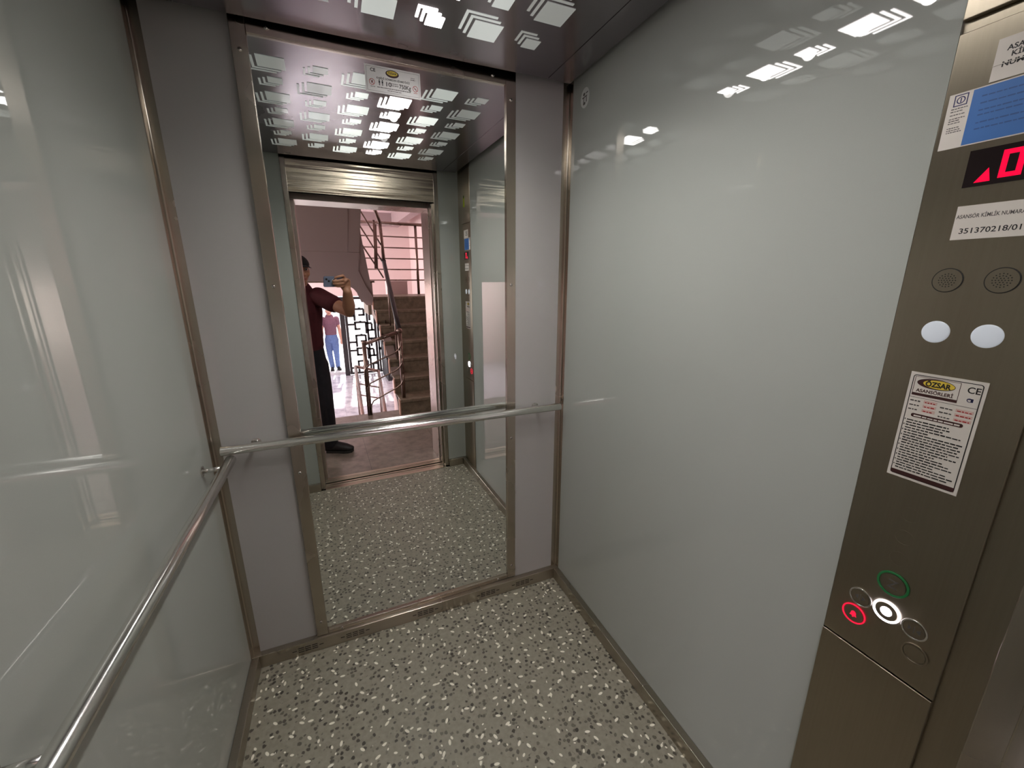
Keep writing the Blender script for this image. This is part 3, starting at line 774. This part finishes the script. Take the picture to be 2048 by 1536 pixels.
# stacked squared hooks
z = .06
k = 0
while z < gh-.42:
    if k % 2 == 0:
        vb_(.30, z, z+.30); hb_(.30, .56, z+.27); vb_(.53, z+.12, z+.30); hb_(.42, .56, z+.12); hb_(.145, .33, z+.10); hb_(.60, .82, z+.18); vb_(.66, z, z+.20)
    else:
        vb_(.56, z, z+.30); hb_(.30, .59, z+.27); vb_(.30, z+.10, z+.30); hb_(.30, .45, z+.10); hb_(.145, .31, z+.22); hb_(.59, .82, z+.06); vb_(.70, z+.06, z+.26); hb_(.59, .73, z+.24)
    vb_(.43, z+.30, z+.335)
    z += .335; k += 1
vb_(.60, .06, gh-.05)
obj('gate_lattice', bm, M['gate'], gt)
obj('gate_frame', f.frame(BM(), gw+.01, gw+.23, .02, gh-.1, .05, .005, .05), M['gate'], gt)
bm = BM(); f.rect(bm, gw+.01, gw+.23, .62, .69, .005, .05); f.rect(bm, gw+.01, gw+.23, 1.23, 1.30, .005, .05); obj('gate_bar', bm, M['gate'], gt)
obj('lock_plate', f.rect(BM(), .02, .075, .98, 1.16, .06, .075), M['steel_frame'], gt)
# open leaf folded outwards at the left
bm = BM(); box(bm, -.04, .0, -10.55, -9.92, ZL0+.08, 1.06)
ol = obj('door_leaf', bm, M['gate'], None); tag(ol, 'dark open gate leaf folded outside at the left', None, None, 'structure')

# railings
def railing(name, loc, label): return thing(name, loc, label, 'railing')
SR = M['stair_steel']
r1 = railing('stair_railing', (.92, -2.95, 0), 'short steel railing with curved rods at the landing edge')
obj('newel_post', tube(BM(), [(.741, -3.0+.035, 0), (.741, -3.0+.035, .775)], .021, 18), SR, r1, smooth=True)
bm = BM(); ball(bm, (.741, -2.965, .785), .024); obj('post_cap', bm, SR, r1, smooth=True)
obj('newel_post', tube(BM(), [(1.098, -2.88, .17), (1.098, -2.88, .885)], .021, 18), SR, r1, smooth=True)
bm = BM(); ball(bm, (1.098, -2.88, .90), .03); obj('post_cap', bm, SR, r1, smooth=True)
obj('handrail', tube(BM(), [(.741, -2.965, .770), (1.098, -2.88, .893)], .0185, 16), SR, r1, smooth=True)
for i, (za, zb) in enumerate(((.545, .69), (.355, .50), (.16, .31))):
    ox = .72-.0+.018*i
    p = [(ox, -2.94, .002), (ox, -2.94, za-.10), (ox+.004, -2.94, za-.05), (ox+.03, -2.938, za-.005), (ox+.07, -2.93, za+.018)]
    p += [(1.03, -2.875, zb-.02), (1.075, -2.865, zb+.015), (1.10, -2.855, zb+.06), (1.105, -2.85, zb+.13)]
    obj('rod', tube(BM(), p, .0075, 10), SR, r1, smooth=True)
r2 = railing('stair_railing', (1.15, -3.6, .3), 'thick dark handrail climbing beside the granite stair flight')
obj('handrail', tube(BM(), [(1.098, -2.88, .90), (1.11, -3.1, 1.03), (1.19, -4.28, 1.655)], .026, 18), M['gate'], r2, smooth=True)
bm = BM(); ball(bm, (1.19, -4.28, 1.66), .030); obj('post_cap', bm, M['gate'], r2, smooth=True)
obj('newel_post', tube(BM(), [(1.19, -4.28, 1.655), (1.178, -4.30, 2.14)], .022, 16), SR, r2, smooth=True)
for dx, y, zb in ((.0, -3.0, .34), (.03, -3.35, .51), (.06, -3.9, .85)):
    zt = 1.0+(-3.05-y)*.54
    obj('rod', tube(BM(), [(1.10+dx, y, zb), (1.105+dx, y, zt)], .0085, 10), SR, r2, smooth=True)
r3 = railing('landing_railing', (1.6, -5.42, ZM), 'steel guard railing with five level rods across the half landing')
Yr = -5.42
obj('handrail', tube(BM(), [(.98, Yr, 2.27), (2.6, Yr, 2.27)], .024, 16), SR, r3, smooth=True)
for x in (1.875, 2.58, 1.02): obj('newel_post', tube(BM(), [(x, Yr, ZM), (x, Yr, 2.26)], .021, 16), SR, r3, smooth=True)
for k in range(5): obj('rod', tube(BM(), [(.98, Yr, 2.075-.165*k), (2.6, Yr, 2.075-.165*k)], .0105, 10), SR, r3, smooth=True)
r4 = railing('stair_railing', (.95, -4.1, 1.5), 'steel railing climbing the upper stair flight in front of the pink wall')
for (xa, ya, za), (xb, yb, zb) in (((.842, -3.90, 1.735), (.868, -3.90, 2.20)), ((.862, -3.93, 1.735), (.888, -3.93, 2.13)), ((1.062, -4.15, 1.56), (1.086, -4.15, 2.145)), ((1.085, -4.18, 1.56), (1.108, -4.18, 2.10))):
    obj('newel_post', tube(BM(), [(xa, ya, za), (xb, yb, zb)], .013, 12), SR, r4, smooth=True)
obj('handrail', tube(BM(), [(1.178, -4.30, 2.14), (1.108, -4.2, 2.30), (.90, -3.6, 2.72)], .022, 14), SR, r4, smooth=True)
for k in range(3):
    o_ = k*.205
    obj('rod', tube(BM(), [(1.17, -4.29, 1.86-o_), (1.085, -4.18, 1.985-o_), (.865, -3.92, 2.30-o_), (.80, -3.7, 2.42-o_)], .0095, 10), SR, r4, smooth=True)
r5 = railing('stair_railing', (.95, -4.9, -.9), 'steel railing of the stair going down below the landing')
Lr = [((.805, -5.8, -.016), (.731, -4.0, -.339)), ((1.174, -5.8, -.13), (1.046, -4.2, -.394))]
for A, B_ in Lr:
    obj('handrail', tube(BM(), [A, B_, Vector(B_)+(Vector(B_)-Vector(A))*.3], .024, 14), SR, r5, smooth=True)
    for k in (.22, .40):
        obj('rod', tube(BM(), [Vector(A)-Vector((0, 0, k)), Vector(B_)-Vector((0, 0, k))], .012, 10), SR, r5, smooth=True)
    obj('newel_post', tube(BM(), [A, (A[0], A[1], ZL0)], .022, 14), SR, r5, smooth=True)
obj('handrail', tube(BM(), [Lr[0][0], Lr[1][0]], .024, 14), SR, r5, smooth=True)
for k in (.3, .5): obj('rod', tube(BM(), [Vector(Lr[0][0])-Vector((0, 0, k)), Vector(Lr[1][0])-Vector((0, 0, k))], .012, 10), SR, r5, smooth=True)

# ================================================================== PEOPLE
def fuse(name, bm, mat, parent, voxel, smooth_it=4):
    """unite overlapping closed pieces into one continuous surface"""
    bmesh.ops.recalc_face_normals(bm, faces=bm.faces)
    me = bpy.data.meshes.new(name+'_raw'); bm.to_mesh(me); bm.free()
    t = bpy.data.objects.new('tmp', me); COL.objects.link(t)
    r = t.modifiers.new('r', 'REMESH'); r.mode = 'VOXEL'; r.voxel_size = voxel; r.use_smooth_shade = True
    s = t.modifiers.new('s', 'SMOOTH'); s.factor = .5; s.iterations = smooth_it
    dg = bpy.context.evaluated_depsgraph_get(); dg.update()
    out = bpy.data.meshes.new_from_object(t.evaluated_get(dg))
    bpy.data.objects.remove(t); out.name = name
    return obj_me(name, out, mat, parent, smooth=True)
def limb(bm, pts, rs, n=16): return tube(bm, pts, rs, n, True, True)

def person(root, P, mats, voxel):
    """P: dict of joints in world space"""
    X = P
    def torso(bm, g, top=True, z0=None):
        pts, rs = [], []
        for (c, rx, ry) in X['torso']:
            if z0 is not None and c[2] < z0: continue
            pts.append(c); rs.append((rx+g, ry+g))
        limb(bm, pts, rs, 24)
    yaw = X.get('yaw', 0); hc = Vector(X['head']); hs = X.get('hs', 1.0)
    R = Matrix.Rotation(yaw, 3, 'Z') @ Matrix.Rotation(X.get('nod', 0), 3, 'X')
    h = lambda x, y, z: hc + R @ (Vector((x, y, z))*hs)
    def hball(bm, c, r, n=20):
        mt = Matrix.Translation(h(*c)) @ R.to_4x4() @ Matrix.Diagonal((r[0]*hs, r[1]*hs, r[2]*hs, 1))
        bmesh.ops.create_uvsphere(bm, u_segments=n, v_segments=n//2+2, radius=1, matrix=mt)
    bm = BM()
    torso(bm, 0)
    limb(bm, [X['neck'][0], X['neck'][1]], [.056, .052])
    # head: skull, face block, jaw, chin, nose, brow, lips, ears
    hball(bm, (0, -.010, .022), (.073, .092, .085)); hball(bm, (0, .022, -.022), (.060, .066, .080)); hball(bm, (0, .045, -.070), (.036, .038, .030)); hball(bm, (0, .066, -.084), (.018, .018, .014))
    limb(bm, [h(0, .082, .018), h(0, .098, -.012), h(0, .106, -.024)], [.008*hs, .011*hs, .014*hs], 12)
    for s_ in (-1, 1):
        hball(bm, (s_*.013, .094, -.026), (.009, .009, .007), 10); hball(bm, (s_*.074, -.008, -.012), (.010, .018, .030), 12)
        hball(bm, (s_*.040, .058, -.022), (.022, .022, .020), 12); hball(bm, (s_*.028, .076, .030), (.024, .010, .007), 12)
    hball(bm, (0, .086, -.052), (.022, .008, .005), 12); hball(bm, (0, .085, -.061), (.019, .008, .006), 12)
    for L in X['legs']: limb(bm, [L[0], L[1], L[2]], [.082, .055, .038])
    for A in X['arms']: limb(bm, [A[0], Vector(A[0]).lerp(Vector(A[1]), .5), A[1], Vector(A[1]).lerp(Vector(A[2]), .3), A[2]], [.054, .049, .042, .045, .029])
    for H_ in X['hands']:
        limb(bm, H_['palm'], H_['palm_r'], 14)
        for fpts, fr_ in H_['fingers']: limb(bm, fpts, [q_*X.get('fk', 1.0) for q_ in fr_], 10)
    for F in X['feet']: limb(bm, [F[0], Vector(F[0]).lerp(Vector(F[1]), .8)], [.030, .022])
    body = fuse('body', bm, mats['skin'], root, voxel)
    # eyes, brows, lips
    for s_ in (-1, 1):
        bm = BM(); hball(bm, (s_*.030, .0755, .012), (.0125, .0095, .0085), 14); e = obj('eye', bm, M['eye'], root, smooth=True)
        bm = BM(); hball(bm, (s_*.029, .0835, .012), (.0052, .003, .0052), 12); obj('iris', bm, M['iris'], e, smooth=True)
        bm = BM(); limb(bm, [h(s_*.012, .086, .034), h(s_*.03, .085, .039), h(s_*.048, .074, .033)], [.004*hs, .0045*hs, .003*hs], 8); obj('eyebrow', bm, mats['hair'], root, smooth=True)
    bm = BM(); limb(bm, [h(-.022, .0885, -.056), h(0, .0955, -.055), h(.022, .0885, -.056)], [(.003, .005), (.004, .008), (.003, .005)], 10); obj('lips', bm, M['lips'], root, smooth=True)
    # clothes
    bm = BM(); torso(bm, .012, z0=X['shirt_z'])
    for A, fr_ in zip(X['arms'], X['sleeve']):
        a, b = Vector(A[0]), Vector(A[1]); limb(bm, [a, a.lerp(b, fr_*.5), a.lerp(b, fr_)], [.070, .066, .064], 18)
    fuse('shirt', bm, mats['shirt'], root, voxel)
    bm = BM()
    (c0, rx, ry) = X['torso'][0]; (c1, rx1, ry1) = X['torso'][1]
    limb(bm, [c0, Vector(c0).lerp(Vector(c1), .75)], [(rx+.010, ry+.010), (rx1+.008, ry1+.008)], 24)
    for L in X['legs']: limb(bm, [L[0], Vector(L[0]).lerp(Vector(L[1]), .5), L[1], Vector(L[1]).lerp(Vector(L[2]), .5), Vector(L[2])+Vector((0, 0, .0))], [.095, .086, .070, .062, .058], 18)
    fuse('trousers', bm, mats['trousers'], root, voxel)
    for F in X['feet']:
        heel, toe = Vector(F[0]), Vector(F[1]); dv = (toe-heel); dv.z = 0; dv.normalize()
        zf = X['floor']; hp = Vector((heel.x, heel.y, zf)); tp = Vector((toe.x, toe.y, zf))
        bm = BM()
        limb(bm, [hp+Vector((0, 0, .047))-dv*.010, hp.lerp(tp, .45)+Vector((0, 0, .050)), hp.lerp(tp, .8)+Vector((0, 0, .040)), tp+Vector((0, 0, .034))], [(.038, .040), (.043, .044), (.047, .034), (.034, .024)], 18)
        limb(bm, [hp+Vector((0, 0, .05))+dv*.015, hp+Vector((0, 0, .085))+dv*.018], [.042, .040], 16)
        s = fuse('shoe', bm, mats['shoe'], root, max(voxel, .005))
        side = Vector((-dv.y, dv.x, 0)); L = (tp-hp).length; pts = []
        for t_, w_ in ((-.055, .02), (-.03, .036), (.12, .038), (.45, .040), (.75, .050), (.95, .042), (1.10, .022)): pts.append(hp+dv*L*t_+side*w_)
        for t_, w_ in ((1.10, .022), (.95, .042), (.75, .050), (.45, .040), (.12, .038), (-.03, .036), (-.055, .02)): pts.append(hp+dv*L*t_-side*w_)
        obj('sole', prism(BM(), pts, (0, 0, .020)), M['rubber'], s, bevel=.004)
    return h, hball

# --- camera axes (also carry the phone the photographer holds)
CAM = Vector((.428, -1.5221, 1.4247))
th = Vector((.248, -.0505, .3946)); ang = th.length; kx = th.normalized()
K = Matrix(((0, -kx.z, kx.y), (kx.z, 0, -kx.x), (-kx.y, kx.x, 0)))
RC = Matrix.Identity(3) + K*math.sin(ang) + (K @ K)*(1-math.cos(ang))
cr, cf, cu_ = Vector(RC[0]), Vector(RC[1]), Vector(RC[2])
cp = lambda a, b, w=0: CAM + cr*a + cu_*b + cf*w

# --- the photographer
man = thing('person', (.21, -2.03, 0), 'person in a maroon T-shirt and black cap photographing the mirror from the landing', 'person')
tcx, tcy = .205, -2.0
wrist = Vector((.552, -1.600, 1.345))
K4 = [cp(.122, .012, -.004), cp(.125, -.006, -.002), cp(.124, -.024, -.003), cp(.119, -.041, -.006)]
hand_r = dict(palm=[wrist, wrist.lerp(cp(.128, -.015, -.03), .5), cp(.128, -.014, -.012), cp(.122, -.014, -.004)],
              palm_r=[(.024, .022), (.036, .020), (.040, .017), (.036, .014)],
              fingers=[([K4[0], cp(.102, .030, .014), cp(.072, .024, .016), cp(.052, .014, .007)], [.0095, .009, .0082, .0072]),
                       ([K4[1], cp(.094, .002, .020), cp(.062, -.006, .014), cp(.040, -.009, .004)], [.0098, .0092, .0084, .0073]),
                       ([K4[2], cp(.092, -.022, .019), cp(.064, -.026, .013), cp(.044, -.027, .004)], [.0095, .009, .0082, .0072]),
                       ([K4[3], cp(.094, -.042, .014), cp(.073, -.044, .010), cp(.058, -.044, .003)], [.0086, .008, .0073, .0064]),
                       ([wrist.lerp(cp(.128, -.015, -.03), .55), cp(.122, -.040, -.040), cp(.098, -.030, -.030), cp(.074, -.018, -.0265)], [.014, .0115, .010, .0085])])
lw = Vector((-.02, -1.96, .78))
def hang_hand(w, fw):
    w = Vector(w); fw = Vector(fw); dn = Vector((0, 0, -1)); fs = []
    for i, (o_, L) in enumerate(((.026, .070), (.009, .078), (-.009, .073), (-.025, .058))):
        b = w + dn*.085 + fw*o_; fs.append(([b, b+dn*L*.5+Vector((0, .006, 0)), b+dn*L*.8+Vector((.0, .016, 0))], [.0088, .0082, .007]))
    fs.append(([w+dn*.03+fw*.026, w+dn*.06+fw*.048, w+dn*.092+fw*.052], [.012, .0105, .0088]))
    return dict(palm=[w, w+dn*.045, w+dn*.085], palm_r=[(.024, .018), (.036, .016), (.034, .013)], fingers=fs)
P = dict(
    torso=[((tcx, tcy-.01, .79), .158, .108), ((tcx, tcy, .93), .150, .102), ((tcx, tcy+.005, 1.06), .150, .104), ((tcx+.005, tcy+.005, 1.19), .162, .108), ((tcx+.01, tcy, 1.28), .155, .094), ((tcx+.02, tcy-.005, 1.335), .100, .070)],
    neck=[(.235, -2.0, 1.33), (.252, -1.968, 1.43)], head=(.252, -1.945, 1.488), hs=.97, yaw=-.35, nod=-.05,
    legs=[((.288, -2.015, .77), (.318, -1.99, .43), (.330, -2.055, .085)), ((.122, -2.015, .77), (.095, -1.99, .43), (.080, -2.055, .085))],
    arms=[((.365, -1.955, 1.300), (.560, -1.735, 1.195), wrist), ((.035, -2.01, 1.300), (-.045, -2.04, 1.03), lw)],
    hands=[hand_r, hang_hand(lw, (0, 1, 0))], sleeve=[.50, .50],
    feet=[((.305, -2.072, .04), (.478, -1.995, .035)), ((.075, -2.08, .04), (.02, -1.895, .035))],
    shirt_z=.90, floor=0.0, fk=1.12)
h, hball = person(man, P, dict(skin=M['skin'], shirt=M['shirt'], trousers=M['trousers'], shoe=M['shoe'], hair=M['hair']), .0042)
# cap: dome and curved brim
bm = BM(); hball(bm, (0, -.012, .040), (.0815, .100, .078), 32)
R_ = Matrix.Rotation(-.35, 3, 'Z') @ Matrix.Rotation(-.05, 3, 'X')
pl = h(0, 0, .044); nv = R_ @ Vector((0, .12, 1)).normalized()
geom = bm.verts[:]+bm.edges[:]+bm.faces[:]
bmesh.ops.bisect_plane(bm, geom=geom, plane_co=pl, plane_no=nv, clear_inner=True)
es = [e for e in bm.edges if e.is_boundary]; bmesh.ops.contextual_create(bm, geom=es)
cap = obj('cap', bm, M['cap'], man, smooth=True)
bm = BM(); top_, bot_ = [], []
for k in range(13):
    a = math.radians(-62+124*k/12); row = []
    for t_ in (0, 1):
        rx, ry = (.078, .086) if t_ == 0 else (.084, .150)
        x, y = rx*math.sin(a), ry*math.cos(a)*(1 if t_ == 0 else 1)
        if t_ == 1: y = max(y, .06)
        row.append((x, y-.008, .044-(.012*(x/.08)**2)-.012*t_))
    top_.append([bm.verts.new(h(*q)) for q in row]); bot_.append([bm.verts.new(h(q[0], q[1], q[2]-.004)) for q in row])
for A, B_ in zip(range(12), range(1, 13)):
    bm.faces.new([top_[A][0], top_[A][1], top_[B_][1], top_[B_][0]]); bm.faces.new([bot_[A][0], bot_[B_][0], bot_[B_][1], bot_[A][1]])
    bm.faces.new([top_[A][1], bot_[A][1], bot_[B_][1], top_[B_][1]]); bm.faces.new([top_[A][0], top_[B_][0], bot_[B_][0], bot_[A][0]])
bm.faces.new([top_[0][0], bot_[0][0], bot_[0][1], top_[0][1]]); bm.faces.new([top_[12][0], top_[12][1], bot_[12][1], bot_[12][0]])
obj('cap_brim', bm, M['cap'], cap, smooth=True)
bm = BM(); hball(bm, (0, -.034, .010), (.0755, .078, .060), 24); obj('hair', bm, M['hair'], man, smooth=True)

# --- phone in the hand
ph = thing('smartphone', cp(.055, -.018, -.010), 'blue-grey smartphone held sideways by the person in the maroon T-shirt', 'phone')
fp = Fr(cp(0, 0, -.0085), cr, cu_)          # normal points backwards (towards the screen)
if fp.n.dot(cf) > 0: FB = fp
else: FB = Fr(cp(0, 0, -.0085), -cr, cu_)
sx = 1 if FB.r.dot(cr) > 0 else -1
def q(a0, a1): return sorted((sx*a0, sx*a1))
a0, a1 = q(-.016, .131)
obj('phone_body', FB.rrect(BM(), a0, a1, -.0535, .018, .010, -.0078, 0), M['phone'], ph, bevel=.002)
obj('screen', FB.rrect(BM(), a0+.003, a1-.003, -.0505, .015, .008, -.0083, -.0078), M['black'], ph)
c0, c1 = q(-.011, .026)
isl = obj('camera_island', FB.rrect(BM(), c0, c1, -.023, .012, .008, 0, .0015), M['phone'], ph)
for a, b in ((0, 0), (.0165, -.0125)):
    o = obj('camera_lens', FB.ell(BM(), sx*a, b, .0068, .0068, .0015, .0035, 28), M['black'], isl)
obj('grip_ring', FB.ring(BM(), sx*.058, -.018, .021, .0232, .0, .0025, 40), M['ringw'], ph)

# --- the person outside the gate
p2 = thing('person', (.545, -10.25, ZL0+.06), 'person in a mauve top and blue jeans standing in the bright gateway', 'person')
gx, gy, g0 = .545, -10.25, ZL0+.06
rw = Vector((gx+.235, gy+.05, g0+.80)); lw2 = Vector((gx-.235, gy+.05, g0+.80))
P = dict(
    torso=[((gx, gy, g0+.84), .150, .105), ((gx, gy, g0+.98), .135, .098), ((gx, gy+.01, g0+1.10), .135, .10), ((gx, gy+.01, g0+1.25), .155, .105), ((gx, gy, g0+1.36), .150, .09), ((gx, gy, g0+1.415), .09, .065)],
    neck=[(gx, gy, g0+1.40), (gx, gy+.02, g0+1.50)], head=(gx, gy+.03, g0+1.575), hs=1.0, yaw=0, nod=0,
    legs=[((gx-.078, gy, g0+.82), (gx-.085, gy+.015, g0+.46), (gx-.05, gy-.03, g0+.09)), ((gx+.078, gy, g0+.82), (gx+.085, gy+.015, g0+.46), (gx+.09, gy-.03, g0+.09))],
    arms=[((gx+.165, gy, g0+1.365), (gx+.215, gy-.02, g0+1.08), rw), ((gx-.165, gy, g0+1.365), (gx-.215, gy-.02, g0+1.08), lw2)],
    hands=[hang_hand(rw, (0, 1, 0)), hang_hand(lw2, (0, 1, 0))], sleeve=[.42, .42],
    feet=[((gx-.05, gy-.05, g0+.04), (gx-.065, gy+.13, g0+.035)), ((gx+.09, gy-.05, g0+.04), (gx+.13, gy+.125, g0+.035))],
    shirt_z=g0+.93, floor=g0)
h, hball = person(p2, P, dict(skin=M['skin_pale'], shirt=M['shirt_b'], trousers=M['jeans'], shoe=M['shoe'], hair=M['hair_grey']), .0075)
bm = BM(); hball(bm, (0, -.028, .040), (.080, .088, .078), 24); hball(bm, (0, -.05, -.02), (.074, .06, .09), 20)
fuse('hair', bm, M['hair_grey'], p2, .007)

# ================================================================== LIGHT
wd = bpy.data.worlds.new('World'); S.world = wd; wd.use_nodes = True
bg = wd.node_tree.nodes['Background']; bg.inputs[0].default_value = (.95, .93, 1.0, 1); bg.inputs[1].default_value = 2.6
# the LED spots behind the brilliant column of cutouts
for j in range(7):
    L = bpy.data.lights.new('led_spot', 'SPOT'); L.energy = 12 if j % 2 else 5.0
    L.spot_size = math.radians(150); L.spot_blend = 1.0; L.shadow_soft_size = .018; L.color = (1, .96, .93)
    o = bpy.data.objects.new('led_spot', L); COL.objects.link(o); o.location = (.308+.1455*3, -.221-.145*j, HC-.006)
def area(name, loc, target, sx_, sy_, power, col):
    L = bpy.data.lights.new(name, 'AREA'); L.shape = 'RECTANGLE'; L.size = sx_; L.size_y = sy_; L.energy = power; L.color = col
    o = bpy.data.objects.new(name, L); COL.objects.link(o); o.location = loc
    o.rotation_euler = (Vector(target)-Vector(loc)).to_track_quat('-Z', 'Y').to_euler(); return o
sun = bpy.data.lights.new('Sun', 'SUN'); sun.energy = 14; sun.angle = math.radians(2); sun.color = (1.0, .95, .93)
so = bpy.data.objects.new('Sun', sun); COL.objects.link(so); so.location = (1, -14, 6)
so.rotation_euler = Vector((-.06, .80, -.52)).to_track_quat('-Z', 'Y').to_euler()
area('daylight_window', (-2.9, -7.5, 1.75), (2.0, -7.5, 1.4), 2.6, 2.6, 260, (1.0, .94, .95))
area('landing_fill', (-1.2, -2.2, 2.2), (.5, -2.6, .2), .4, .4, 10, (1.0, .9, .86))  # added fill light for the landing, no real fixture there

# ================================================================== CAMERA
cam = bpy.data.cameras.new('Camera'); cam.sensor_fit = 'HORIZONTAL'; cam.sensor_width = 36
cam.lens = 814.58/2048*36; cam.clip_start = .012; cam.clip_end = 100
co = bpy.data.objects.new('Camera', cam); COL.objects.link(co)
co.matrix_world = Matrix((
    (cr.x, cu_.x, -cf.x, CAM.x), (cr.y, cu_.y, -cf.y, CAM.y), (cr.z, cu_.z, -cf.z, CAM.z), (0, 0, 0, 1)))
S.camera = co
